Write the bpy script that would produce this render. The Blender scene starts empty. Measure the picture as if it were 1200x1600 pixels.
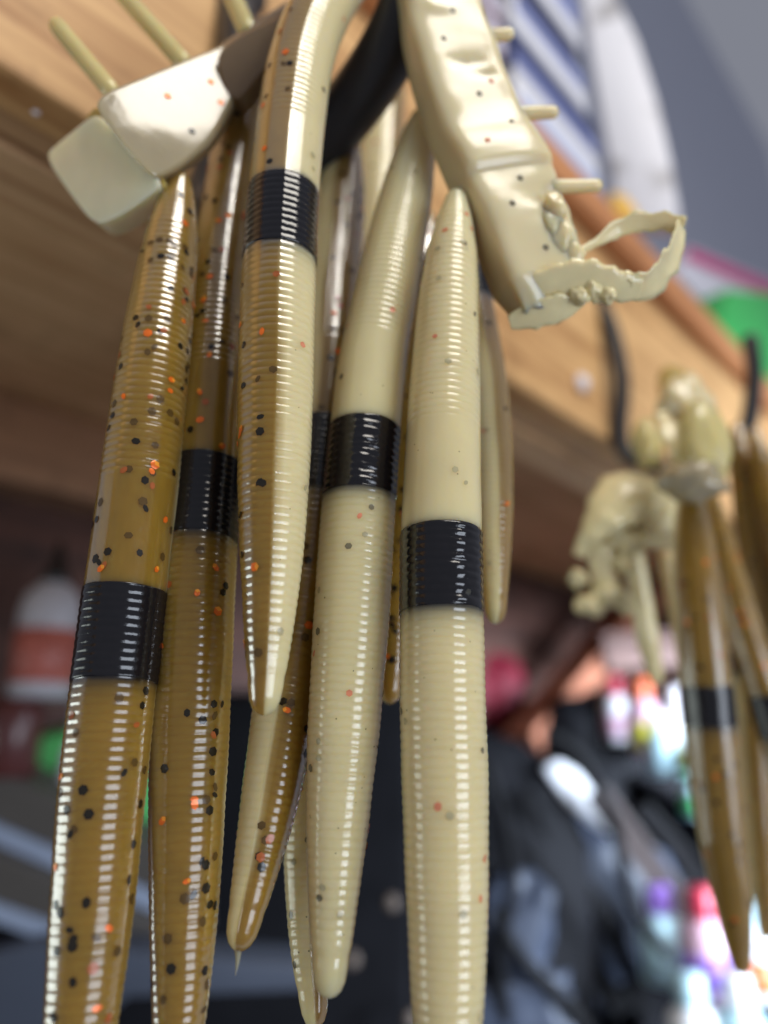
import bpy, bmesh, math, random
from mathutils import Vector, Matrix, noise

# ------------------------------------------------------------------ camera, light, exposure
scene = bpy.context.scene
COL = scene.collection
FPX = 1165.0                      # focal length in photograph pixels (1200 x 1600)
PITCH = math.radians(17.6)
CAM = Vector((0.0, 0.0, 1.30))
CP, SP = math.cos(PITCH), math.sin(PITCH)

cd = bpy.data.cameras.new('camera')
cam = bpy.data.objects.new('camera', cd)
COL.objects.link(cam)
cam.location = CAM
cam.rotation_euler = (math.radians(90) + PITCH, 0, 0)
cd.sensor_fit = 'VERTICAL'
cd.sensor_height = 36.0
cd.sensor_width = 27.0
cd.lens = 36.0 * FPX / 1600.0
cd.clip_start = 0.004
cd.clip_end = 60
cd.dof.use_dof = True
cd.dof.focus_distance = 0.0985
cd.dof.aperture_fstop = cd.lens / 3.4       # a 3.4 mm pupil, as a phone has
scene.camera = cam

world = bpy.data.worlds.new('World')
scene.world = world
world.use_nodes = True
wb = world.node_tree.nodes['Background']
wb.inputs['Color'].default_value = (0.80, 0.84, 1.0, 1)
wb.inputs['Strength'].default_value = 0.27

def area(name, loc, target, sx, sy, power, color):
    ld = bpy.data.lights.new(name, 'AREA')
    ld.shape = 'RECTANGLE'; ld.size = sx; ld.size_y = sy
    ld.energy = power; ld.color = color
    o = bpy.data.objects.new(name, ld)
    COL.objects.link(o)
    o.location = loc
    d = Vector(target) - Vector(loc)
    o.rotation_euler = d.to_track_quat('-Z', 'Y').to_euler()
    return o
WT = Vector((0.0, 0.10, 1.33))
def polar(az, el, r):              # azimuth measured from the camera side, positive to the right
    a, e = math.radians(az), math.radians(el)
    return WT + r * Vector((math.sin(a) * math.cos(e), -math.cos(a) * math.cos(e), math.sin(e)))
area('ceiling_lamp', polar(38, 57, 1.15), WT, 0.52, 0.50, 9.2, (1.0, 0.94, 0.85))
area('door_daylight', polar(46, -10, 1.5), WT, 0.85, 0.66, 13.0, (0.80, 0.88, 1.0))
area('side_window', polar(-90, -12, 1.2), WT, 0.85, 0.45, 3.6, (0.90, 1.0, 0.93))
bw = area('bench_window', (1.05, 0.15, 1.32), (0.38, 0.85, 1.10), 0.5, 0.5, 14.0, (0.72, 0.84, 1.0))
bw.data.spread = math.radians(58)

scene.view_settings.view_transform = 'Standard'
scene.view_settings.look = 'None'
scene.view_settings.exposure = 0.0
scene.view_settings.gamma = 1.0
scene.view_settings.use_curve_mapping = False
scene.render.engine = 'CYCLES'
scene.cycles.use_denoising = True
scene.cycles.max_bounces = 8
scene.cycles.transparent_max_bounces = 8
scene.cycles.caustics_reflective = False
scene.cycles.caustics_refractive = True

# ------------------------------------------------------------------ frames of reference
AX_R = Vector((1, 0, 0)); AX_F = Vector((0, CP, SP)); AX_U = Vector((0, -SP, CP))
SU = Vector((0.677, 0.736, 0)).normalized()       # along the shelf
SN = Vector((0.736, -0.677, 0)).normalized()      # out of the shelf's front face
UP = Vector((0, 0, 1))
def ray(px, py):
    return AX_F + (px - 600) / FPX * AX_R - (py - 800) / FPX * AX_U
def P(px, py, D): return CAM + D * ray(px, py)
def PY(px, py, Y):
    r = ray(px, py); return CAM + r * (Y / r.y)
def PB(px, py, b):
    r = ray(px, py); return CAM + r * (b / r.dot(SN))
def PZ(px, py, z):
    r = ray(px, py); return CAM + r * (z / r.z)
def SH(a, b, z): return CAM + SU * a + SN * b + UP * z    # shelf coordinates
def ab(p):
    q = p - CAM; return q.dot(SU), q.dot(SN), q.z

# ------------------------------------------------------------------ object helpers
def tag(o, label=None, cat=None, group=None, kind=None):
    if label: o['label'] = label
    if cat: o['category'] = cat
    if group: o['group'] = group
    if kind: o['kind'] = kind
    return o
def empty(name, loc):
    o = bpy.data.objects.new(name, None); COL.objects.link(o)
    o.location = loc; o.empty_display_size = 0.01
    return o
def mesh_obj(name, verts, faces, mats, parent=None, smooth=True, fmat=None, origin=None):
    if not isinstance(mats, (list, tuple)): mats = [mats]
    if parent is not None: org = parent['_org'] if '_org' in parent else parent.location
    elif origin is not None: org = origin
    else:
        xs = [v[0] for v in verts]; ys = [v[1] for v in verts]; zs = [v[2] for v in verts]
        org = ((min(xs) + max(xs)) / 2, (min(ys) + max(ys)) / 2, min(zs))
    org = Vector(org)
    me = bpy.data.meshes.new(name)
    me.from_pydata([Vector(v) - org for v in verts], [], faces)
    for m in mats: me.materials.append(m)
    if fmat: me.polygons.foreach_set('material_index', fmat)
    me.polygons.foreach_set('use_smooth', [smooth] * len(me.polygons))
    me.update()
    o = bpy.data.objects.new(name, me)
    COL.objects.link(o)
    if parent is None: o.location = org
    else:
        o.parent = parent
        # children of child meshes share the same origin as the root
    return o
def sub_obj(name, verts, faces, mats, part, root, **k):
    """a part of a part: same origin as the root thing"""
    o = mesh_obj(name, verts, faces, mats, root, **k)
    o.parent = part
    return o
def bevel(o, w, seg=2, ang=30):
    m = o.modifiers.new('bevel', 'BEVEL'); m.width = w; m.segments = seg
    m.limit_method = 'ANGLE'; m.angle_limit = math.radians(ang); m.harden_normals = False
    return o
def catmull(pts, n):
    pts = [Vector(p) for p in pts]
    e = [pts[0] * 2 - pts[1]] + pts + [pts[-1] * 2 - pts[-2]]
    out = []
    for i in range(1, len(e) - 2):
        p0, p1, p2, p3 = e[i - 1], e[i], e[i + 1], e[i + 2]
        for k in range(n):
            t = k / n
            out.append(0.5 * (2 * p1 + (p2 - p0) * t + (2 * p0 - 5 * p1 + 4 * p2 - p3) * t * t
                              + (3 * p1 - p0 - 3 * p2 + p3) * t ** 3))
    out.append(pts[-1].copy())
    return out
class Path:
    def __init__(s, pts, n=24):
        s.p = catmull(pts, n)
        s.s = [0.0]
        for a, b in zip(s.p, s.p[1:]): s.s.append(s.s[-1] + (b - a).length)
        s.L = s.s[-1]; s.i = 0
    def at(s, d):
        d = min(max(d, 0), s.L)
        lo, hi = 0, len(s.s) - 1
        while hi - lo > 1:
            m = (lo + hi) // 2
            if s.s[m] <= d: lo = m
            else: hi = m
        f = (d - s.s[lo]) / max(1e-12, s.s[hi] - s.s[lo])
        return s.p[lo].lerp(s.p[hi], f)
    def tan(s, d, h=0.0015):
        return (s.at(min(d + h, s.L)) - s.at(max(d - h, 0))).normalized()
def tube(pts, radii, seg=12, n=10, cap=True, ell=1.0):
    """verts, faces of a tapering tube along a spline, round ends"""
    pa = Path(pts, n)
    N = max(6, n * (len(pts) - 1))
    verts, faces = [], []
    ref = None; rings = []
    stations = []
    r0, r1 = radii[0], radii[-1]
    if cap:
        for k in range(4): stations.append((pa.L * 0 + r0 * (1 - math.cos(k / 4 * math.pi / 2)) , math.sin(max(.08, k / 4) * math.pi / 2)))
    for k in range(N + 1):
        d = pa.L * k / N
        if cap and (d < r0 or d > pa.L - r1): continue
        stations.append((d, 1))
    if cap:
        for k in range(3, -1, -1): stations.append((pa.L - r1 * (1 - math.cos(k / 4 * math.pi / 2)), math.sin(max(.08, k / 4) * math.pi / 2)))
    for d, f in stations:
        c = pa.at(d); t = pa.tan(d)
        if ref is None:
            ref = t.orthogonal().normalized()
        ref = (ref - t * ref.dot(t)).normalized()
        b = t.cross(ref)
        q = d / pa.L * (len(radii) - 1); i = min(int(q), len(radii) - 2); fr = q - i
        r = (radii[i] * (1 - fr) + radii[i + 1] * fr) * f
        ring = []
        for k in range(seg):
            a = 2 * math.pi * k / seg
            ring.append(len(verts)); verts.append(c + ref * (r * math.cos(a)) + b * (r * ell * math.sin(a)))
        rings.append(ring)
    for a, b in zip(rings, rings[1:]):
        for k in range(seg):
            faces.append((a[k], a[(k + 1) % seg], b[(k + 1) % seg], b[k]))
    faces.append(tuple(reversed(rings[0]))); faces.append(tuple(rings[-1]))
    return verts, faces
def prism(poly, ext, inset=1.0):
    """polygon (3D points) pushed along ext: verts, faces"""
    n = len(poly); poly = [Vector(p) for p in poly]
    c = sum(poly, Vector()) / n
    back = [c + (p - c) * inset + Vector(ext) for p in poly]
    f = [tuple(range(n)), tuple(range(2 * n - 1, n - 1, -1))]
    for i in range(n):
        j = (i + 1) % n
        f.append((j, i, n + i, n + j))
    return poly + back, f
def box_sh(a0, a1, b0, b1, z0, z1):
    v = [SH(a, b, z) for a in (a0, a1) for b in (b0, b1) for z in (z0, z1)]
    f = [(0, 1, 3, 2), (4, 6, 7, 5), (0, 4, 5, 1), (2, 3, 7, 6), (0, 2, 6, 4), (1, 5, 7, 3)]
    return v, f
def fix(o):
    bm = bmesh.new(); bm.from_mesh(o.data)
    bmesh.ops.recalc_face_normals(bm, faces=bm.faces)
    bm.to_mesh(o.data); bm.free(); return o

# ------------------------------------------------------------------ materials
def nodes_of(m):
    m.use_nodes = True
    nt = m.node_tree
    return nt, nt.nodes, nt.links, nt.nodes['Principled BSDF']
def col4(c): return (c[0], c[1], c[2], 1.0)
def srgb(r, g, b):
    def f(x):
        x /= 255.0
        return x / 12.92 if x <= 0.04045 else ((x + 0.055) / 1.055) ** 2.4
    return (f(r), f(g), f(b))
def plain(name, color, rough=0.5, spec=0.5, var=0.12, scale=60.0, metal=0.0, sss=0.0, rad=(1, 1, 1), sc=0.001, bump=0.0, coat=0.0):
    m = bpy.data.materials.new(name)
    nt, N, L, b = nodes_of(m)
    tc = N.new('ShaderNodeTexCoord'); no = N.new('ShaderNodeTexNoise')
    no.inputs['Scale'].default_value = scale; no.inputs['Detail'].default_value = 4
    L.new(tc.outputs['Object'], no.inputs['Vector'])
    mx = N.new('ShaderNodeMix'); mx.data_type = 'RGBA'
    mx.inputs[6].default_value = col4([c * (1 - var) for c in color])
    mx.inputs[7].default_value = col4([min(1, c * (1 + var)) for c in color])
    L.new(no.outputs['Fac'], mx.inputs[0]); L.new(mx.outputs[2], b.inputs['Base Color'])
    b.inputs['Roughness'].default_value = rough
    b.inputs['Specular IOR Level'].default_value = spec
    b.inputs['Metallic'].default_value = metal
    b.inputs['Coat Weight'].default_value = coat
    if sss:
        b.inputs['Subsurface Weight'].default_value = sss
        b.inputs['Subsurface Radius'].default_value = rad
        b.inputs['Subsurface Scale'].default_value = sc
    if bump:
        bp = N.new('ShaderNodeBump'); bp.inputs['Strength'].default_value = bump; bp.inputs['Distance'].default_value = 0.002
        L.new(no.outputs['Fac'], bp.inputs['Height']); L.new(bp.outputs['Normal'], b.inputs['Normal'])
    return m
def wood(name, c1, c2, rough=0.55, scale=1.0, rot=None):
    m = bpy.data.materials.new(name)
    nt, N, L, b = nodes_of(m)
    tc = N.new('ShaderNodeTexCoord'); mp = N.new('ShaderNodeMapping')
    mp.vector_type = 'TEXTURE'
    mp.inputs['Rotation'].default_value = (0, 0, math.atan2(SU.y, SU.x) if rot is None else rot)
    mp.inputs['Scale'].default_value = (0.16 / scale, 0.008 / scale, 0.008 / scale)
    L.new(tc.outputs['Object'], mp.inputs['Vector'])
    n1 = N.new('ShaderNodeTexNoise'); n1.inputs['Scale'].default_value = 1.0; n1.inputs['Detail'].default_value = 5; n1.inputs['Distortion'].default_value = 0.6
    L.new(mp.outputs['Vector'], n1.inputs['Vector'])
    n2 = N.new('ShaderNodeTexNoise'); n2.inputs['Scale'].default_value = 9.0; n2.inputs['Detail'].default_value = 3
    L.new(tc.outputs['Object'], n2.inputs['Vector'])
    rp = N.new('ShaderNodeValToRGB')
    rp.color_ramp.elements[0].position = 0.40; rp.color_ramp.elements[0].color = col4(c2)
    rp.color_ramp.elements[1].position = 0.59; rp.color_ramp.elements[1].color = col4(c1)
    ad = N.new('ShaderNodeMath'); ad.operation = 'MULTIPLY_ADD'; ad.inputs[1].default_value = 0.35; 
    L.new(n2.outputs['Fac'], ad.inputs[0]); 
    s2 = N.new('ShaderNodeMath'); s2.operation = 'MULTIPLY'; s2.inputs[1].default_value = 0.68
    L.new(n1.outputs['Fac'], s2.inputs[0]); L.new(s2.outputs[0], ad.inputs[2])
    L.new(ad.outputs[0], rp.inputs['Fac'])
    n3 = N.new('ShaderNodeTexNoise'); n3.inputs['Scale'].default_value = 34.0; n3.inputs['Detail'].default_value = 6; n3.inputs['Roughness'].default_value = 0.7
    L.new(tc.outputs['Object'], n3.inputs['Vector'])
    mr = N.new('ShaderNodeMapRange'); mr.inputs[1].default_value = 0.53; mr.inputs[2].default_value = 0.70; mr.inputs[3].default_value = 0.0; mr.inputs[4].default_value = 0.55
    L.new(n3.outputs['Fac'], mr.inputs[0])
    gm = N.new('ShaderNodeMix'); gm.data_type = 'RGBA'; gm.inputs[7].default_value = col4([c * .55 for c in c2])
    L.new(mr.outputs[0], gm.inputs[0]); L.new(rp.outputs['Color'], gm.inputs[6]); L.new(gm.outputs[2], b.inputs['Base Color'])
    b.inputs['Roughness'].default_value = rough
    bp = N.new('ShaderNodeBump'); bp.inputs['Strength'].default_value = 0.25; bp.inputs['Distance'].default_value = 0.001
    L.new(n1.outputs['Fac'], bp.inputs['Height']); L.new(bp.outputs['Normal'], b.inputs['Normal'])
    return m

AMBER = (0.31, 0.195, 0.036)
CREAM = (0.64, 0.56, 0.335)
def worm_mat():
    """two-tone soft plastic: 'tone' 0 amber .. 1 cream, 'smoke' dark pigment bled from the band"""
    m = bpy.data.materials.new('soft_plastic')
    nt, N, L, b = nodes_of(m)
    at = N.new('ShaderNodeAttribute'); at.attribute_name = 'tone'
    sm = N.new('ShaderNodeAttribute'); sm.attribute_name = 'smoke'
    tc = N.new('ShaderNodeTexCoord')
    no = N.new('ShaderNodeTexNoise'); no.inputs['Scale'].default_value = 160; no.inputs['Detail'].default_value = 4
    L.new(tc.outputs['Object'], no.inputs['Vector'])
    am = N.new('ShaderNodeMix'); am.data_type = 'RGBA'
    am.inputs[6].default_value = col4([c * 0.80 for c in AMBER]); am.inputs[7].default_value = col4([c * 1.18 for c in AMBER])
    L.new(no.outputs['Fac'], am.inputs[0])
    cr = N.new('ShaderNodeMix'); cr.data_type = 'RGBA'
    cr.inputs[6].default_value = col4([c * 0.93 for c in CREAM]); cr.inputs[7].default_value = col4([c * 1.06 for c in CREAM])
    L.new(no.outputs['Fac'], cr.inputs[0])
    mx = N.new('ShaderNodeMix'); mx.data_type = 'RGBA'
    L.new(at.outputs['Fac'], mx.inputs[0]); L.new(am.outputs[2], mx.inputs[6]); L.new(cr.outputs[2], mx.inputs[7])
    m2 = N.new('ShaderNodeMix'); m2.data_type = 'RGBA'; m2.inputs[7].default_value = (0.02, 0.018, 0.02, 1)
    L.new(sm.outputs['Fac'], m2.inputs[0]); L.new(mx.outputs[2], m2.inputs[6])
    L.new(m2.outputs[2], b.inputs['Base Color'])
    b.inputs['Roughness'].default_value = 0.2
    b.inputs['IOR'].default_value = 1.5
    b.inputs['Specular IOR Level'].default_value = 0.68
    b.inputs['Subsurface Weight'].default_value = 1.0
    b.inputs['Subsurface Radius'].default_value = (1.0, 0.78, 0.5)
    b.inputs['Subsurface Scale'].default_value = 0.008
    b.inputs['Subsurface Anisotropy'].default_value = 0.5
    tr = N.new('ShaderNodeMapRange'); tr.inputs[3].default_value = 0.19; tr.inputs[4].default_value = 0.0
    L.new(at.outputs['Fac'], tr.inputs[0]); L.new(tr.outputs[0], b.inputs['Transmission Weight'])
    n2 = N.new('ShaderNodeTexNoise'); n2.inputs['Scale'].default_value = 1600; n2.inputs['Detail'].default_value = 3
    L.new(tc.outputs['Object'], n2.inputs['Vector'])
    rr = N.new('ShaderNodeMapRange'); rr.inputs[1].default_value = 0.3; rr.inputs[2].default_value = 0.75; rr.inputs[3].default_value = 0.10; rr.inputs[4].default_value = 0.24
    L.new(n2.outputs['Fac'], rr.inputs[0]); L.new(rr.outputs[0], b.inputs['Roughness'])
    bp = N.new('ShaderNodeBump'); bp.inputs['Strength'].default_value = 0.10; bp.inputs['Distance'].default_value = 0.0001
    L.new(n2.outputs['Fac'], bp.inputs['Height']); L.new(bp.outputs['Normal'], b.inputs['Normal'])
    return m
M_WORM = worm_mat()
M_BAND = plain('black_plastic', (0.007, 0.0065, 0.008), 0.12, 0.55, 0.3, 900, bump=0.04)
F_BLACK = plain('flake_black', (0.014, 0.011, 0.006), 0.22, 0.5, 0.2, 500)
F_DEEP = plain('flake_black_deep', (0.085, 0.048, 0.012), 0.22, 0.5, 0.2, 500)
F_OR = plain('flake_orange', (0.78, 0.15, 0.015), 0.25, 0.6, 0.3, 900, metal=0.2)
F_OR2 = plain('flake_orange_bright', (0.95, 0.32, 0.03), 0.25, 0.6, 0.2, 900, metal=0.2)
F_RED = plain('flake_red_deep', (0.34, 0.09, 0.022), 0.25, 0.5, 0.2, 500)
F_GREY = plain('flake_grey_in_cream', (0.16, 0.14, 0.085), 0.22, 0.5, 0.25, 500)
F_PINK = plain('flake_pink_in_cream', (0.62, 0.22, 0.12), 0.22, 0.5, 0.2, 500)
F_PALE = plain('flake_pale_in_cream', (0.40, 0.35, 0.20), 0.22, 0.5, 0.2, 500)
F_MATS = [F_BLACK, F_DEEP, F_OR, F_OR2, F_RED, F_GREY, F_PINK, F_PALE]
M_SPRUE_C = plain('sprue_cream', (0.68, 0.585, 0.36), 0.2, 0.5, 0.08, 120, sss=1.0, rad=(1, .7, .35), sc=0.004, bump=0.04)
M_SPRUE_P = plain('sprue_pale', (0.46, 0.39, 0.25), 0.13, 0.9, 0.14, 160, sss=1.0, rad=(1, .75, .4), sc=0.004, bump=0.07)
M_SPRUE_P2 = plain('sprue_milky', (0.86, 0.77, 0.52), 0.18, 0.6, 0.1, 160, sss=1.0, rad=(1, .8, .5), sc=0.004, bump=0.05)
M_SPRUE_P.node_tree.nodes['Principled BSDF'].inputs['Transmission Weight'].default_value = 0.25
M_SPRUE_A = plain('sprue_amber', (0.46, 0.34, 0.10), 0.14, 0.5, 0.12, 150, sss=1.0, rad=(1, .62, .25), sc=0.003)
M_SPRUE_Y = plain('sprue_yellow', (0.58, 0.50, 0.23), 0.14, 0.5, 0.08, 120, sss=1.0, rad=(1, .62, .25), sc=0.003)
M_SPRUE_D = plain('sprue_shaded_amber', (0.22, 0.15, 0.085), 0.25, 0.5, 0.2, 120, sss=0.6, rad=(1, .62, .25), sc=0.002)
M_VINYL = plain('hook_vinyl', (0.022, 0.021, 0.023), 0.42, 0.4, 0.2, 300)

# ------------------------------------------------------------------ the setting: shelf, wall, bench
M_PINE = wood('pine_face', srgb(222, 176, 118), srgb(168, 118, 68))
M_PINE_D = wood('pine_underside', srgb(222, 182, 136), srgb(190, 146, 102))
M_TRIM = wood('pine_trim', srgb(205, 142, 92), srgb(170, 108, 62))
M_WALLW = wood('stained_panel', srgb(92, 58, 46), srgb(60, 38, 31), 0.7, 0.6)
M_GREY = plain('grey_wall_paint', srgb(196, 199, 212), 0.85, 0.2, 0.05, 14, bump=0.1)

ZB, ZT = 0.136, 0.250
v, f = box_sh(-0.05, 3.2, -0.62, -0.56, ZT + 0.02, 2.6)
fix(tag(mesh_obj('wall', v, f, M_GREY, smooth=False), kind='structure'))
v, f = box_sh(-0.05, 3.2, -0.60, -0.55, -0.75, ZT + 0.0195)
lower = fix(tag(mesh_obj('panel_wall', v, f, M_WALLW, smooth=False), kind='structure'))
v, f = box_sh(-0.6, 3.2, -0.549, -0.10, -0.46, -0.40)
M_BENCH = wood('bench_wood', srgb(70, 58, 52), srgb(44, 37, 34), 0.6)
fix(tag(mesh_obj('workbench', v, f, M_BENCH, smooth=False), 'dark wooden workbench top under the clutter', 'workbench'))

sh = empty('wooden_shelf', SH(0.3, -0.3, ZB))
tag(sh, 'long pine shelf with a thick front beam seen from below', 'shelf')
def shelf_part(name, dims, mat, bv=0.0015):
    v, f = box_sh(*dims)
    o = fix(mesh_obj(name, v, f, mat, sh, smooth=False)); bevel(o, bv, 2); return o
A0, A1 = -0.5, 3.0
shelf_part('front_board', (A0, A1, -0.1525, -0.140, ZB, ZT), M_PINE)
zz = [0.0015, 0.0, 0.0022, 0.0008]
bb = [-0.1535, -0.1630, -0.1745, -0.1885]
prev = -0.1535
for i, (b0, b1) in enumerate([(-0.1625, -0.1540), (-0.1735, -0.1640), (-0.1880, -0.1750)]):
    shelf_part('underside_strip', (A0, A1, b0, b1, ZB + [0.0025, 0.001, 0.003][i], ZT - 0.002), M_PINE_D, 0.001)
shelf_part('shelf_board', (A0, A1, -0.548, -0.190, ZT - 0.014, ZT + 0.0), M_PINE_D)
shelf_part('top_trim', (A0, A1, -0.188, -0.131, ZT + 0.0008, ZT + 0.0235), M_TRIM, 0.004)
shelf_part('deck', (A0, A1, -0.548, -0.189, ZT + 0.0008, ZT + 0.0225), M_TRIM, 0.001)
shelf_part('wall_cleat', (-0.05, 0.60, -0.5495, -0.512, ZT - 0.075, ZT - 0.0145), wood('cleat_wood', srgb(172, 132, 100), srgb(140, 104, 78)))
# diagonal brace from wall to shelf
def plank(name, p0, p1, wdir, w, t, mat, parent=None, label=None, cat=None):
    d = (p1 - p0).normalized(); wd = (wdir - d * wdir.dot(d)).normalized(); td = d.cross(wd)
    poly = [p0 + wd * w / 2 + td * t / 2, p1 + wd * w / 2 + td * t / 2, p1 - wd * w / 2 + td * t / 2, p0 - wd * w / 2 + td * t / 2]
    v, f = prism(poly, -td * t)
    o = fix(mesh_obj(name, v, f, mat, parent, smooth=False)); bevel(o, 0.0015)
    if label: tag(o, label, cat)
    return o
M_BRACE = wood('brace_wood', srgb(176, 112, 82), srgb(142, 86, 62), 0.6)
plank('shelf_brace', PB(815, 1165, -0.47), PB(1030, 905, -0.44), Vector((1, 0.2, 0.6)), 0.045, 0.03, M_BRACE, None,
      'reddish diagonal wooden brace under the shelf', 'brace')

# pins stuck in the pine
M_PIN = plain('pin_white', (0.85, 0.8, 0.82), 0.3, 0.5, 0.02)
def lathe(base, axis, prof, seg=16):
    axis = axis.normalized(); x = axis.orthogonal().normalized(); y = axis.cross(x)
    verts, faces, rings = [], [], []
    for h, r in prof:
        ring = []
        for k in range(seg):
            a = 2 * math.pi * k / seg
            ring.append(len(verts)); verts.append(base + axis * h + x * (max(r, 1e-5) * math.cos(a)) + y * (max(r, 1e-5) * math.sin(a)))
        rings.append(ring)
    for a, b in zip(rings, rings[1:]):
        for k in range(seg): faces.append((a[k], a[(k + 1) % seg], b[(k + 1) % seg], b[k]))
    faces.append(tuple(reversed(rings[0]))); faces.append(tuple(rings[-1]))
    return verts, faces
def pin(px, py, pos, axis, r, label):
    v, f = lathe(pos, axis, [(-0.004, r * .3), (0, r * .35), (0.0004, r), (r * .5, r * .92), (r * .85, r * .5), (r * .95, 0.00002)], 14)
    tag(fix(mesh_obj('round_pin', v, f, M_PIN)), label, 'pin')
pin(905, 600, PB(905, 600, -0.1398), SN, 0.0045, 'white round pin head in the pine front board')
pin(57, 172, PZ(57, 172, ZB + 0.0008), -UP, 0.0012, 'tiny white pin head under the shelf beside the pale block')

# ------------------------------------------------------------------ hooks
def hook(p_front, wback, zbot, rod, label, skew=0.0):
    """U hook: comes out of the beam face, dips, and ends in a raised front prong"""
    a, b, z = ab(p_front)
    pts = [SH(a + skew + 0.010, -0.146, zbot + 0.10), SH(a + skew + .009, -0.137, zbot + 0.085), SH(a + skew + .007, -0.132, zbot + 0.05),
           SH(a + skew * .9 + 0.003, b - wback * 0.92, zbot + 0.014), SH(a + skew * .55, b - wback * 0.62, zbot + 0.002), SH(a, b - wback * 0.30, zbot + 0.004),
           SH(a, b - 0.004, zbot + 0.016), SH(a, b + 0.003, zbot + 0.040), SH(a, b + 0.004, zbot + 0.062)]
    h = empty('coated_hook', SH(a, -0.14, zbot)); tag(h, label, 'hook', 'black coated hooks on the beam')
    v, f = tube(pts, [rod] * 9, 20, 10)
    fix(mesh_obj('rod', v, f, M_VINYL, h))
    v, f = lathe(SH(a + skew + .010, -0.1399, zbot + 0.10), SN, [(0, rod * 1.7), (0.002, rod * 1.7), (0.003, rod * 1.2)], 18)
    fix(mesh_obj('collar', v, f, M_VINYL, h))
    return h
hk1 = hook(P(652, -10, 0.137), 0.075, 0.1115, 0.0056, 'thick black coated hook holding the front bunch of worms')
hk2 = hook(PB(1172, 620, -0.084), 0.055, 0.118, 0.0038, 'black coated hook holding the bunch at the right edge', skew=-0.03)

# ------------------------------------------------------------------ worms
R0 = 0.0054
PITCH_R = 0.00110
def prof(d, L, nub=False):
    e = L - d
    def tab(x, T):
        for (x0, y0), (x1, y1) in zip(T, T[1:]):
            if x <= x1:
                t = max(0, (x - x0) / (x1 - x0)); return y0 + (y1 - y0) * t
        return T[-1][1]
    hd = tab(d, [(0, 0.05), (0.0003, 0.19), (0.0012, 0.31), (0.0056, 0.52), (0.0116, 0.71), (0.018, 0.82), (0.026, 0.895), (0.040, 0.965), (0.056, 1.0)])
    tl = tab(e, [(0, 0.03), (0.0002, 0.14), (0.0008, 0.26), (0.0018, 0.345), (0.0034, 0.40), (0.0046, 0.415 if not nub else 0.39), (0.0056, 0.46), (0.012, 0.61), (0.020, 0.755), (0.030, 0.88), (0.044, 0.975), (0.060, 1.0)])
    return min(hd, tl)
def smooth01(x):
    x = min(max(x, 0), 1); return x * x * (3 - 2 * x)

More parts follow.
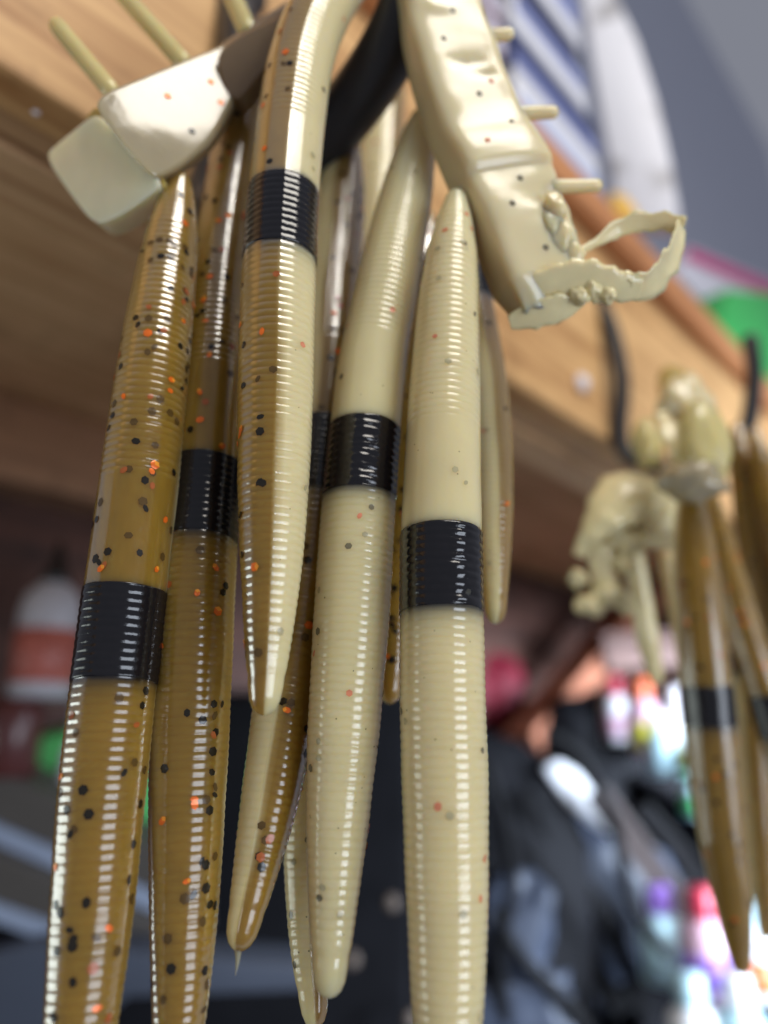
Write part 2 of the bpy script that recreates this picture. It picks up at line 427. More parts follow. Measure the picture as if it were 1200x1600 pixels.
def worm(label, pts, band, amber_dir, seed, group='worms of the front bunch', thick=1.0, res=6, seg=34, flakes=True, head_cut=0.0, messy=False, drip=False,
         name='stick_worm', toning=1, smooth_gap=0.016, tail=True, nfl=(155, 46)):
    """pts: spline from head to tail. amber_dir: world direction the amber half faces. band: (py0, py1) or distances"""
    rnd = random.Random(seed)
    pa = Path(pts); L = pa.L
    def d_of(py):
        def row(p):
            h = CAM - p; h.z = 0
            q = p + h.normalized() * (R0 * thick * 0.95) - CAM
            return 800 - FPX * q.dot(AX_U) / q.dot(AX_F)
        best = min(range(len(pa.p)), key=lambda i: abs(row(pa.p[i]) - py))
        return pa.s[best]
    b0, b1 = (d_of(band[0]), d_of(band[1])) if band[0] > 1 else band
    base = pa.at(L)
    root = empty(name, base); tag(root, label, 'fishing lure', group)
    # frames
    nst = 160
    fr = []
    ref = Vector(amber_dir)
    for k in range(nst + 1):
        t = pa.tan(L * k / nst)
        ref = (ref - t * ref.dot(t)).normalized()
        fr.append((t, ref.copy(), t.cross(ref)))
    def frame(d):
        q = d / L * nst; i = min(int(q), nst - 1); g = q - i
        a, b = fr[i], fr[i + 1]
        return [a[j].lerp(b[j], g).normalized() for j in range(3)]
    ph = rnd.random()
    def radius(d, th, extra=0.0):
        r = R0 * thick * prof(d, L)
        # ribs
        amp = 0.00008
        gap = smooth01((d - (b0 - smooth_gap)) / 0.0012) * (1 - smooth01((d - (b0 - 0.0006)) / 0.0012))
        amp *= 1 + 0.55 * noise.noise(Vector((d * 420, math.cos(th) * .9 + seed, math.sin(th) * .9)))
        amp *= (1 - gap) * smooth01(d / 0.003) * smooth01((L - d - 0.0045) / 0.004)
        x = (d / PITCH_R + ph) % 1.0 - 0.5
        r += amp * (1 - 4 * x * x) - amp * 0.6
        # parting seam on both sides
        for s0 in (math.pi / 2, 3 * math.pi / 2):
            dd = (th - s0 + math.pi) % (2 * math.pi) - math.pi
            r += 0.00011 * math.exp(-(dd / 0.05) ** 2) * smooth01(d / 0.004)
        # hand-poured unevenness
        r += 0.00009 * noise.noise(Vector((d * 130, math.cos(th) * 0.8 + seed, math.sin(th) * 0.8)))
        return r + extra
    def surf(d, th, extra=0.0):
        t, x, y = frame(d)
        r = radius(d, th, extra)
        return pa.at(d) + x * (r * math.cos(th)) + y * (r * math.sin(th))
    ths = [2 * math.pi * k / seg for k in range(seg)]
    for s0 in (math.pi / 2, 3 * math.pi / 2):
        ths += [s0 - 0.075, s0 - 0.03, s0 + 0.001, s0 + 0.03, s0 + 0.075]
    ths = sorted(set(round(t % (2 * math.pi), 5) for t in ths)); S = len(ths)
    ds = []
    step = PITCH_R / res
    k0 = -ph * PITCH_R
    xs_ = {6: (-.46, -.30, -.10, .10, .30, .46), 4: (-.44, -.15, .15, .44)}[res]
    def rib_ds(lo, hi):
        out = []
        for m in range(int((lo - k0) / PITCH_R) - 2, int((hi - k0) / PITCH_R) + 3):
            for x_ in xs_:
                dd_ = k0 + (m + .5 + x_) * PITCH_R
                if lo < dd_ < hi: out.append(dd_)
        return out
    ds = rib_ds(0.0005, L)
    ds = [0.0, 0.0002, 0.0004] + [x for x in ds if x < L - 0.0022] + [L - 0.0021, L - 0.0018, L - 0.0013, L - 0.0008, L - 0.0005, L - 0.00025, L - 0.0001, L]
    verts, tone, smoke, faces = [], [], [], []
    for d in ds:
        t, x, y = frame(d); c = pa.at(d)
        sk = 0.9 * math.exp(-max(0, d - b1) / 0.0013) if d > b0 + 0.001 else 0.6 * math.exp(-max(0, b0 - d) / 0.0004)
        wob = 0.22 * noise.noise(Vector((d * 60, seed * 3.1, 0)))
        for th in ths:
            r = radius(d, th)
            verts.append(c + x * (r * math.cos(th)) + y * (r * math.sin(th)))
            dd = abs((th + math.pi) % (2 * math.pi) - math.pi)          # 0 at amber side, pi at cream side
            tone.append(smooth01((dd - (math.pi / 2 - 0.12 + wob * toning)) / (0.26 if toning == 1 else 0.32))); smoke.append(sk)
    for i in range(len(ds) - 1):
        for k in range(S):
            k2 = (k + 1) % S
            faces.append((i * S + k, (i + 1) * S + k, (i + 1) * S + k2, i * S + k2))
    n = len(ds) - 1
    faces.append(tuple(range(S))); faces.append(tuple(n * S + k for k in range(S - 1, -1, -1)))
    body = mesh_obj('body', verts, faces, M_WORM, root)
    for nm, vals in (('tone', tone), ('smoke', smoke)):
        at = body.data.attributes.new(nm, 'FLOAT', 'POINT'); at.data.foreach_set('value', vals)
    # black egg band, a sleeve slightly proud of the body
    verts, faces = [], []
    bd = [b0, b0 + 0.00005]
    bd += rib_ds(b0 + 0.0001, b1 - 0.0001)
    bd += [b1 - 0.00005, b1]
    for i, d in enumerate(bd):
        ex = 0.00012 if 0 < i < len(bd) - 1 else -0.0002
        for th in ths:
            e2 = ex
            if messy and 1 < i < len(bd) - 2:
                dd = ((th - messy + math.pi) % (2 * math.pi) - math.pi)
                e2 += 0.0005 * math.exp(-(dd / 0.22) ** 2) * noise.noise(Vector((d * 1500, th * 9, seed)))
                e2 += 0.0002 * math.exp(-((dd - .1) / 0.08) ** 2)
            dj = d + (0.00022 * math.sin(th + seed) + 0.00012 * noise.noise(Vector((math.cos(th) * 2, math.sin(th) * 2, seed * 1.7 + (0 if i < 3 else 9)))))
            verts.append(surf(dj, th, e2))
    for i in range(len(bd) - 1):
        for k in range(S):
            k2 = (k + 1) % S
            faces.append((i * S + k, (i + 1) * S + k, (i + 1) * S + k2, i * S + k2))
    mesh_obj('egg_band', verts, faces, M_BAND, root)
    # glitter flakes lying just under the skin
    if flakes:
        verts, faces, fm = [], [], []
        def flake(d, th, rad, mats, asp, rot, off):
            rr = R0 * thick * prof(d, L)
            i0 = len(verts)
            ringn = 12
            def pt(q, a, lift=0):
                ca = math.cos(a) * q; sa = math.sin(a) * q
                u = (ca * math.cos(rot) - sa * asp * math.sin(rot)); w = (ca * math.sin(rot) + sa * asp * math.cos(rot))
                return surf(min(max(d + w, 0.001), L - .001), th + u / rr, off + lift)
            verts.append(pt(0, 0))
            for q in (0.5, 1.0):
                for k in range(ringn):
                    a = 2 * math.pi * k / ringn
                    hx = math.cos(math.pi / 6) / math.cos((a % (math.pi / 3)) - math.pi / 6)
                    verts.append(pt(rad * q * hx, a, rnd.uniform(0, .00009) if len(mats) > 1 else 0))
            for k in range(ringn):
                k2 = (k + 1) % ringn
                m = mats[(k // 4) % len(mats)] if len(mats) > 1 else mats[0]
                faces.append((i0, i0 + 1 + k2, i0 + 1 + k)); fm.append(m)
                faces.append((i0 + 1 + k, i0 + 1 + k2, i0 + 13 + k2, i0 + 13 + k)); fm.append(m)
        nb, no_ = nfl
        spots = []
        def place(side, tries=12):
            for _ in range(tries):
                d = rnd.uniform(0.006, L - 0.006)
                if b0 - 0.0009 < d < b1 + 0.0012: continue
                th = rnd.uniform(-1.5, 1.5) + (0 if side == 0 else math.pi)
                return d, th
            return None
        for k in range(nb):
            q = place(0)
            if q is None: continue
            lay = rnd.random()
            mt = [0] if lay < 0.36 or lay > 0.62 else [1]
            off_ = 0.000022 + 0.000012 * (k % 3) if lay < 0.62 else -rnd.uniform(0.0004, 0.0016)
            flake(q[0], q[1], rnd.uniform(0.00054, 0.00068), mt, rnd.choice([1, 1, 1, .9, .8, .6]), rnd.uniform(0, 3), off_)
        for k in range(no_):
            q = place(0)
            if q is None: continue
            r_ = rnd.random()
            mt = [4] if r_ < 0.42 else ([2, 3, 2] if r_ < .8 else [2])
            off_ = 0.00006 + 0.000012 * (k % 3) if r_ < 0.3 or r_ > .5 else -rnd.uniform(0.0004, 0.0014)
            flake(q[0], q[1], rnd.uniform(0.00050, 0.00070), mt, rnd.choice([1, .8, .7, .6]), rnd.uniform(0, 3), off_)
        for k in range(26):
            q = place(1)
            if q is None: continue
            r_ = rnd.random()
            mt = [5] if r_ < .35 else ([7] if r_ < .7 else [6])
            flake(q[0], q[1], rnd.uniform(0.00042, 0.00058), mt, rnd.choice([1, .9, .7]), rnd.uniform(0, 3), 0.00003 + 0.000012 * (k % 3))
        for k in range(36):                                    # fine dark specks in the cream side
            q = place(1)
            if q is None: continue
            flake(q[0], q[1], rnd.uniform(0.00007, 0.00013), [5], 1, 0, 0.000045)
        fl = mesh_obj('flakes', verts, faces, F_MATS, root, fmat=fm)
        fl['kind'] = 'stuff'
    if drip:
        tip = pa.at(L); 
        v, f = tube([tip - UP * -0.0012, tip + Vector((0.0001, 0, -0.0008)), tip + Vector((-0.0001, 0, -0.0026))], [0.0007, 0.0003, 0.00006], 8, 6)
        fix(mesh_obj('drip', v, f, M_SPRUE_P, root))
    return root

def hang(pts): return [PY(*p) for p in pts]
LEFTW = Vector((-1, -0.35, 0)); FRONT = Vector((0, -1, 0))
def dirv(deg): 
    a = math.radians(deg); return Vector((math.sin(a), -math.cos(a), 0))   # 0 faces the camera, + to the right

worm('thickest amber flaked worm at the far left with a low black band',
     hang([(283, 270, .101), (262, 410, .101), (241, 560, .100), (219, 740, .100), (188, 985, .100), (163, 1200, .099), (146, 1400, .098), (127, 1600, .097), (112, 1790, .096), (104, 1930, .096)]),
     (907, 1060), dirv(8), 11)
worm('amber flaked worm second from the left, half behind the two-tone worm',
     hang([(402, 75, .113), (380, 190, .112), (350, 400, .110), (332, 600, .108), (317, 790, .107), (303, 1000, .105), (294, 1200, .105), (288, 1400, .104), (280, 1590, .103), (272, 1760, .102)]),
     (706, 832), dirv(2), 23)
worm('two-tone worm bent over the hook, amber left side and cream right side',
     [PY(606, -120, .106), PY(560, -62, .100), PY(505, 10, .0965), PY(472, 90, .0955), PY(455, 190, .095)] + hang([(444, 300, .0945), (435, 450, .094), (430, 650, .094), (425, 850, .0935), (419, 1000, .093), (412, 1118, .093)]),
     (266, 372), dirv(-76), 35, smooth_gap=0.012, toning=0.3)
worm('cream worm whose blunt tail hangs free beside the straight cream worm',
     hang([(660, 172, .1085), (636, 300, .1075), (606, 440, .106), (582, 570, .105), (568, 700, .104), (558, 830, .1035), (547, 1000, .103), (533, 1200, .1025), (521, 1400, .102), (514, 1560, .1015)]),
     (650, 758), dirv(165), 47, messy=math.pi + 0.3 - 0.6)
worm('straight cream worm hanging nearest the right, running out of frame below',
     hang([(714, 298, .0995), (703, 430, .0995), (695, 600, .099), (690, 800, .098), (690, 1000, .0975), (694, 1200, .097), (698, 1400, .0965), (699, 1600, .096), (699, 1780, .096), (697, 1900, .096)]),
     (820, 944), dirv(172), 59, messy=math.pi - 0.05 - 0.6)
worm('slim worm behind the straight cream worm, ending in a pale tip',
     hang([(716, 330, .123), (738, 480, .122), (756, 620, .122), (768, 770, .121), (775, 975, .120)]),
     (405, 450), dirv(100), 61, thick=0.86, nfl=(16, 6))
worm('dark amber worm behind the two-tone worm, tail ending in a drip',
     hang([(543, 190, .124), (534, 300, .122), (521, 480, .119), (505, 680, .116), (487, 860, .1135), (462, 1020, .111), (431, 1200, .1075), (402, 1350, .105), (371, 1487, .103)]),
     (648, 762), dirv(82), 73, drip=True)
worm('pale green-edged worm tail half hidden behind the free cream tail',
     hang([(560, 560, .126), (535, 800, .124), (505, 1050, .121), (487, 1280, .118), (484, 1450, .116), (493, 1608, .114)]),
     (700, 800), dirv(95), 83, thick=0.92)
worm('thin amber worm seen in the slit between the two cream worms',
     hang([(668, 330, .131), (655, 520, .129), (640, 700, .127), (623, 880, .125), (609, 1100, .123)]),
     (390, 450), dirv(50), 97, thick=0.95)
worm('blurred greyish worm hanging behind the thick black hook',
     hang([(612, 40, .150), (600, 150, .148), (590, 300, .146), (578, 500, .143), (566, 760, .140)]),
     (420, 520), dirv(120), 101, thick=1.05, nfl=(60, 20))

# ------------------------------------------------------------------ second bunch at the right edge (out of focus)
G2 = 'worms of the bunch at the right edge'
kw = dict(group=G2, res=4, seg=24, nfl=(60, 20))
worm('big brown worm of the right bunch with a black band and pointed tail',
     [P(1076, 745, .190), P(1082, 820, .187), P(1092, 950, .181), P(1106, 1100, .177), P(1128, 1300, .173), P(1146, 1420, .171), P(1160, 1520, .170)],
     (1068, 1132), dirv(12), 111, thick=1.12, **kw)
worm('yellow worm slanting out of frame in the right bunch',
     [P(1098, 740, .212), P(1128, 860, .206), P(1162, 980, .200), P(1196, 1085, .196), P(1228, 1220, .192), P(1255, 1360, .190)],
     (1086, 1150), dirv(-30), 113, thick=0.80, **kw)
worm('pinkish ribbed worm beside the hook prong in the right bunch',
     [P(1150, 660, .236), P(1168, 780, .228), P(1190, 920, .221), P(1214, 1080, .215), P(1240, 1250, .210)],
     (1010, 1060), dirv(-60), 127, thick=0.92, **kw)
worm('pinkish ribbed worm at the very edge of the right bunch',
     [P(1178, 668, .226), P(1202, 780, .219), P(1232, 910, .212), P(1270, 1080, .206)],
     (960, 1010), dirv(-60), 131, thick=0.9, **kw)
worm('brown worm low at the edge, behind the pointed tail of the right bunch',
     [P(1152, 900, .238), P(1170, 1080, .232), P(1182, 1250, .227), P(1192, 1400, .223), P(1196, 1470, .221)],
     (1010, 1050), dirv(40), 137, thick=0.95, **kw)

# ------------------------------------------------------------------ sprues (the cast runners the worms hang by)
def plane_pts(pts, p0, nrm):
    out = []
    for px, py in pts:
        r = ray(px, py); out.append(CAM + r * ((p0 - CAM).dot(nrm) / r.dot(nrm)))
    return out
def round_poly(pts, n=3):
    """soften corners of a pixel polygon"""
    for _ in range(n):
        o = []
        for i in range(len(pts)):
            a, b = pts[i], pts[(i + 1) % len(pts)]
            o += [(a[0] * .8 + b[0] * .2, a[1] * .8 + b[1] * .2), (a[0] * .2 + b[0] * .8, a[1] * .2 + b[1] * .8)]
        pts = o
    return pts
def slab(name, poly, ext, mat, parent, inset=1.0, bv=0.0012, smooth=True):
    v, f = prism(poly, ext, inset)
    o = fix(mesh_obj(name, v, f, mat, parent, smooth=smooth))
    bevel(o, bv, 3, 40)
    return o
def capsule(name, p0, p1, r, mat, parent, seg=16, taper=1.0):
    v, f = tube([p0, p0.lerp(p1, .5), p1], [r, r * (1 + taper) / 2, r * taper], seg, 8)
    return fix(mesh_obj(name, v, f, mat, parent))

c0 = P(255, 185, 0.121)
ls = empty('sprue_bar', c0); tag(ls, 'pale sprue block with a shiny flat face above the far left worms', 'sprue', 'cast sprues on the hooks')
NF = Vector((0.47, -0.88, 0.03)).normalized()
face = [(147, 160), (160, 142), (235, 112), (300, 86), (358, 64), (384, 88), (372, 142), (330, 222), (278, 262), (243, 279), (226, 268), (190, 226), (152, 176)]
slab('flat_face', plane_pts(round_poly(face, 2), c0, NF), AX_F * 0.005 + Vector((0, 0, 0.001)), M_SPRUE_P, ls, 0.95, 0.0013)
NK = Vector((-0.10, -0.93, -0.34)).normalized()
neck = [(335, 84), (372, 54), (432, 24), (500, -10), (540, 0), (470, 60), (410, 112), (376, 156), (350, 150)]
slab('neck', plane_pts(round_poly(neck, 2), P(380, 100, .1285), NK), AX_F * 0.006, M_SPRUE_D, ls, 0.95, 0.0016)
c1 = P(165, 262, 0.1255)
ND = Vector((-0.60, -0.72, -0.35)).normalized()
blk = [(74, 238), (92, 222), (140, 182), (158, 180), (205, 228), (256, 286), (235, 304), (192, 334), (156, 350), (138, 340), (106, 298), (78, 256)]
slab('gate_block', plane_pts(round_poly(blk, 2), c1, ND), AX_F * 0.008, M_SPRUE_P2, ls, 0.92, 0.0024)
mid = [(126, 190), (150, 158), (200, 210), (252, 272), (262, 290), (232, 308), (180, 262)]
slab('gate_web', plane_pts(round_poly(mid, 1), P(190, 235, 0.1245), ND), AX_F * 0.006, M_SPRUE_A, ls, 0.95, 0.0008)
v, f = tube([P(300, 150, .1350), P(350, 112, .1360), P(410, 66, .1370), P(480, 15, .138), P(560, -50, .146)], [.0046, .0044, .0038, .0036, .0036], 18, 8, ell=0.8)
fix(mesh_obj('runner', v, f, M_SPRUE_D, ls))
for i_, (px, py) in enumerate(((330, 128), (300, 205), (345, 160), (262, 150), (368, 118))):
    v, f = lathe(plane_pts([(px, py)], c0, NF)[0] - NF * .0002, NF, [(0, .0006), (.00028, .0006), (.0003, .0004)], 6)
    fk = fix(mesh_obj('flake', v, f, [F_OR, F_BLACK, F_OR][i_ % 3], ls))
capsule('vent_pin', P(84, 34, .132), P(180, 150, .126), 0.00155, M_SPRUE_Y, ls)
capsule('vent_pin', P(176, -26, .138), P(292, 104, .130), 0.0016, M_SPRUE_Y, ls)
capsule('vent_pin', P(348, -40, .142), P(392, 60, .135), 0.0018, M_SPRUE_Y, ls)

# right sprue: a thick cast bar, broken at its lower end
rs = empty('sprue_bar', P(850, 480, .121)); tag(rs, 'thick cream sprue bar with a torn lower end right of the hook', 'sprue', 'cast sprues on the hooks')
cp = [P(672, -70, .1335), P(684, 0, .132), P(702, 80, .130), P(730, 165, .128), P(766, 250, .126), P(798, 320, .124), P(826, 395, .122), P(846, 462, .121), P(852, 492, .1205)]
hw = [.0062, .0068, .0076, .0080, .0084, .0084, .0082, .0078, .0068]
pa = Path(cp, 14)
verts, faces, rings = [], [], []
NS, NQ = 110, 56
Nrm = Vector((0.30, -0.95, -0.1)).normalized()
for i in range(NS + 1):
    q = i / NS; d = pa.L * q
    t = pa.tan(d); nn = (Nrm - t * Nrm.dot(t)).normalized(); ww = t.cross(nn)
    if ww.x < 0: ww = -ww
    j = min(int(q * 8), 7); g = q * 8 - j
    w = hw[j] * (1 - g) + hw[j + 1] * g
    h = 0.0042
    step = 0.0015 * smooth01((q - 0.50) / 0.12) - 0.0010 * smooth01((q - 0.645) / 0.02) * 1.0
    ring = []
    for k in range(NQ):
        a = 2 * math.pi * k / NQ
        ca, sa = math.cos(a), math.sin(a)
        x = math.copysign(abs(ca) ** 0.42, ca); y = math.copysign(abs(sa) ** 0.42, sa)
        c = pa.at(d)
        nz = noise.noise(Vector((q * 9, x * 1.3, y * 1.3 + 7)))
        n2 = noise.noise(Vector((q * 34, x * 4, y * 4 + 2)))
        off = 0.00028 * nz + 0.00003 * n2
        hh = h * y
        if y > 0: 
            hh += step
            # sunken panel with a rim, and two pits
            pan = smooth01((0.62 - abs(x - 0.12)) / 0.18) * smooth01((q - 0.12) / 0.06) * smooth01((0.52 - q) / 0.05)
            hh -= 0.0002 * pan
            for (qq, xx, rr_, dp) in ((0.36, 0.10, 0.022, .0010), (0.395, 0.36, .016, .0007), (0.21, -0.45, 0.022, -.0005), (0.74, 0.62, .03, .0014), (0.80, 0.72, .025, .0012)):
                hh -= dp * math.exp(-(((q - qq) * 1.0) ** 2 + ((x - xx) * .075) ** 2) / rr_ ** 2 * 1.6)
        ws = w * x * (1 + 0.05 * nz)
        if i > NS - 10: c = c + t * (0.0022 * (i - NS + 10) / 10 * noise.noise(Vector((x * 2.2, y * 2.2, 4.4))))
        if i > NS - 8: ws *= 1 - 0.03 * (i - NS + 8); hh *= 1 - 0.04 * (i - NS + 8)
        ring.append(len(verts)); verts.append(c + ww * ws + nn * (hh + off))
    rings.append(ring)
for a, b in zip(rings, rings[1:]):
    for k in range(NQ): faces.append((a[k], a[(k + 1) % NQ], b[(k + 1) % NQ], b[k]))
faces.append(tuple(reversed(rings[0]))); faces.append(tuple(rings[-1]))
fix(mesh_obj('bar', verts, faces, M_SPRUE_C, rs))
for (x0, y0, x1, y1, D) in ((722, 58, 803, 53, .131), (785, 178, 873, 175, .128), (855, 292, 941, 290, .1245)):
    capsule('vent_pin', P(x0, y0, D - .001), P(x1, y1, D), 0.0012, M_SPRUE_C, rs, taper=0.9)
for i_, (q_, x_) in enumerate(((.22, .1), (.30, -.35), (.42, .3), (.46, -.1), (.55, .45), (.60, -.3), (.70, .1), (.77, -.2), (.82, .35), (.88, 0.0), (.16, -.3))):
    r_ = rings[int(q_ * NS)]
    kk = min(range(NQ), key=lambda k: abs(math.copysign(abs(math.cos(2 * math.pi * k / NQ)) ** .42, math.cos(2 * math.pi * k / NQ)) - x_) + (5 if math.sin(2 * math.pi * k / NQ) < .2 else 0))
    pv = verts[r_[kk]]
    v, f = lathe(pv - Nrm * .0004, Nrm, [(0, .00055), (.00046, .00055), (.00048, .0003)], 6)
    fk = fix(mesh_obj('flake', v, f, [F_GREY, F_GREY, F_PINK][i_ % 3], rs))
# lumps of cold plastic on the torn end
def blob(name, c, rx, mat, parent, seed, amp=0.35, fr=1.4, squash=(1, 1, 1)):
    bm = bmesh.new(); bmesh.ops.create_icosphere(bm, subdivisions=3, radius=1)
    for vv in bm.verts:
        p = vv.co.copy(); k = 1 + amp * noise.noise(p * fr + Vector((seed, seed * .7, 0))) + amp * .4 * noise.noise(p * fr * 3 + Vector((0, seed, 0)))
        vv.co = Vector((p.x * k * squash[0], p.y * k * squash[1], p.z * k * squash[2])) * rx
    vs = [vv.co + c for vv in bm.verts]; fs = [tuple(x.index for x in ff.verts) for ff in bm.faces]; bm.free()
    return mesh_obj(name, vs, fs, mat, parent)
for i, (px, py, r) in enumerate(((868, 322, 22), (860, 348, 22), (878, 374, 24), (896, 400, 22))):
    blob('lump', P(px, py, .1195), r * .12 / FPX, M_SPRUE_C, rs, i * 3.3, 0.4, 1.2, (.8, .7, 1.1))
def ribbon(name, path, widths, mat, parent, thick=0.0004, wdir=None, rag=0.25, seed=0, n=26, twist=0.0, tilt=0.6, curl=0.35):
    pa = Path(path, n); N = n * (len(path) - 1); verts, faces = [], []
    M = 7; rows = []
    wd = wdir
    for i in range(N + 1):
        d = pa.L * i / N; t = pa.tan(d, 0.0008); q = i / N * (len(widths) - 1); j = min(int(q), len(widths) - 2); g = q - j
        w = widths[j] * (1 - g) + widths[j + 1] * g
        wv = (wd - t * wd.dot(t)).normalized() if wd is not None else Matrix.Rotation(tilt, 3, t) @ t.cross(AX_F).normalized()
        wv = Matrix.Rotation(twist * i / N, 3, t) @ wv
        nn = t.cross(wv)
        top, bot = [], []
        e0 = 1 + rag * (1.6 * noise.noise(Vector((i * .07, seed, 0))) + .25 * noise.noise(Vector((i * .4, seed, 5)))); e1 = 1 + rag * (1.6 * noise.noise(Vector((i * .07, seed + 9, 4))) + .25 * noise.noise(Vector((i * .4, seed + 9, 5))))
        for k in range(M):
            x = k / (M - 1) * 2 - 1
            xx = x * (e1 if x > 0 else e0) * w / 2
            crv = nn * (curl * w * x * x * 0.5 + 0.00016 * noise.noise(Vector((pa.L * i / N * 260, x * 1.2, seed))))
            th = thick * (1.1 - abs(x) ** 3)
            c = pa.at(d) + wv * xx + crv
            top.append(len(verts)); verts.append(c + nn * th / 2)
            bot.append(len(verts)); verts.append(c - nn * th / 2)
        rows.append((top, bot))
    for (a, b), (c, d) in zip(rows, rows[1:]):
        for k in range(M - 1):
            faces.append((a[k], a[k + 1], c[k + 1], c[k])); faces.append((b[k + 1], b[k], d[k], d[k + 1]))
        faces.append((a[0], c[0], d[0], b[0])); faces.append((c[-1], a[-1], b[-1], d[-1]))
    for a, b in (rows[0], rows[-1]):
        for k in range(M - 1): faces.append((a[k], b[k], b[k + 1], a[k + 1]))
    return fix(mesh_obj(name, verts, faces, mat, parent))
W = lambda px: px * 0.12 / FPX
UPI = AX_U
M_FLASH = plain('flash_film', (0.82, 0.71, 0.40), 0.16, 0.6, 0.15, 300, sss=0.5, rad=(1, .75, .5), sc=0.0005)
M_FLASH.node_tree.nodes['Principled BSDF'].inputs['Transmission Weight'].default_value = 0.0
ribbon('flash_flap', [P(832, 446, .1165), P(872, 438, .1160), P(915, 436, .1158), P(960, 446, .116), P(1000, 452, .1165)], [W(34), W(48), W(58), W(54), W(32)], M_FLASH, rs, 0.0009, None, 0.25, 3, tilt=0.35, curl=.12)
ribbon('flash_loop', [P(978, 446, .1168), P(1008, 444, .1174), P(1036, 418, .1186), P(1054, 384, .1200), P(1062, 352, .1212)], [W(38), W(54), W(54), W(46), W(32)], M_FLASH, rs, 0.0005, None, 0.22, 8, tilt=0.75, curl=.25)
ribbon('flash_loop', [P(1070, 352, .1213), P(1040, 348, .1220), P(1000, 346, .1224), P(962, 358, .1222), P(925, 382, .1212), P(890, 400, .120), P(862, 404, .1195)], [W(26), W(30), W(32), W(28), W(12), W(14), W(26)], M_FLASH, rs, 0.0005, None, 0.25, 14, tilt=-0.5, curl=.2)
ribbon('flash_flap', [P(796, 504, .1185), P(832, 492, .1175), P(870, 482, .117), P(912, 468, .1172)], [W(22), W(44), W(44), W(16)], M_FLASH, rs, 0.0006, None, 0.25, 21, tilt=0.4, curl=.15)
for i, (px, py, r) in enumerate(((925, 452, 13), (950, 462, 12), (905, 462, 14), (985, 440, 9))):
    blob('lump', P(px, py, .1162), r * .12 / FPX, M_FLASH, rs, 40 + i * 2.1, 0.5, 1.4)

# sprue and torn flash of the right bunch
r2 = empty('sprue_bar', P(1080, 740, .215)); tag(r2, 'blurred amber sprue lump with dangling torn strips in the right bunch', 'sprue', 'cast sprues on the hooks')
W2 = lambda px, D=.22: px * D / FPX
v, f = tube([P(1048, 580, .250), P(1064, 640, .238), P(1078, 700, .226), P(1086, 770, .214)], [W2(34), W2(42), W2(46), W2(40)], 20, 8, ell=0.7)
o = fix(mesh_obj('bar', v, f, M_SPRUE_A, r2))
blob('lump', P(1072, 640, .200), W2(36), M_SPRUE_C, r2, 3.1, 0.4, squash=(1, .8, 1.3))
blob('lump', P(1096, 700, .188), W2(40), M_SPRUE_Y, r2, 5.7, 0.35, squash=(.8, .8, 1.5))
blob('lump', P(1084, 752, .182), W2(36), M_SPRUE_P, r2, 11.7, 0.4, squash=(1.1, .8, .8))
blob('lump', P(1010, 695, .225), W2(26), M_SPRUE_Y, r2, 8.2, 0.35, squash=(.8, .8, 1.7))
ribbon('flash_flap', [P(1030, 650, .196), P(1056, 690, .190), P(1075, 735, .188)], [W2(22), W2(36), W2(26)], M_FLASH, r2, 0.003, AX_R, 0.4, 31)
ribbon('flash_loop', [P(1068, 800, .205), P(1030, 772, .202), P(985, 768, .200), P(945, 790, .199), P(920, 832, .199), P(905, 868, .2)], [W2(60), W2(84), W2(96), W2(84), W2(50), W2(20)], M_FLASH, r2, 0.0035, (UPI * .8 + AX_F * .6).normalized(), 0.3, 33)
blob('lump', P(1020, 822, .205), W2(36), M_SPRUE_C, r2, 21.7, 0.6, squash=(1.3, .8, .8))
blob('lump', P(960, 838, .203), W2(34), M_FLASH, r2, 25.1, 0.7)
ribbon('flash_flap', [P(940, 850, .2), P(938, 890, .2), P(952, 925, .2), P(985, 952, .202)], [W2(36), W2(30), W2(40), W2(18)], M_FLASH, r2, 0.003, AX_R, 0.45, 36)
for i, (px, py, r) in enumerate(((903, 902, 13), (920, 944, 18), (945, 920, 20), (975, 880, 16))):
    blob('lump', P(px, py, .2), W2(r), M_FLASH, r2, 60 + i, 0.5)
v, f = tube([P(985, 850, .209), P(1000, 920, .208), P(1012, 1000, .207), P(1028, 1070, .206)], [W2(16), W2(15), W2(17), W2(9)], 14, 8)
fix(mesh_obj('flash_strand', v, f, M_FLASH, r2))
v, f = tube([P(1040, 860, .212), P(1056, 940, .211), P(1072, 1030, .21), P(1082, 1100, .21)], [W2(15), W2(14), W2(13), W2(10)], 14, 8)
fix(mesh_obj('flash_strand', v, f, M_SPRUE_C, r2))

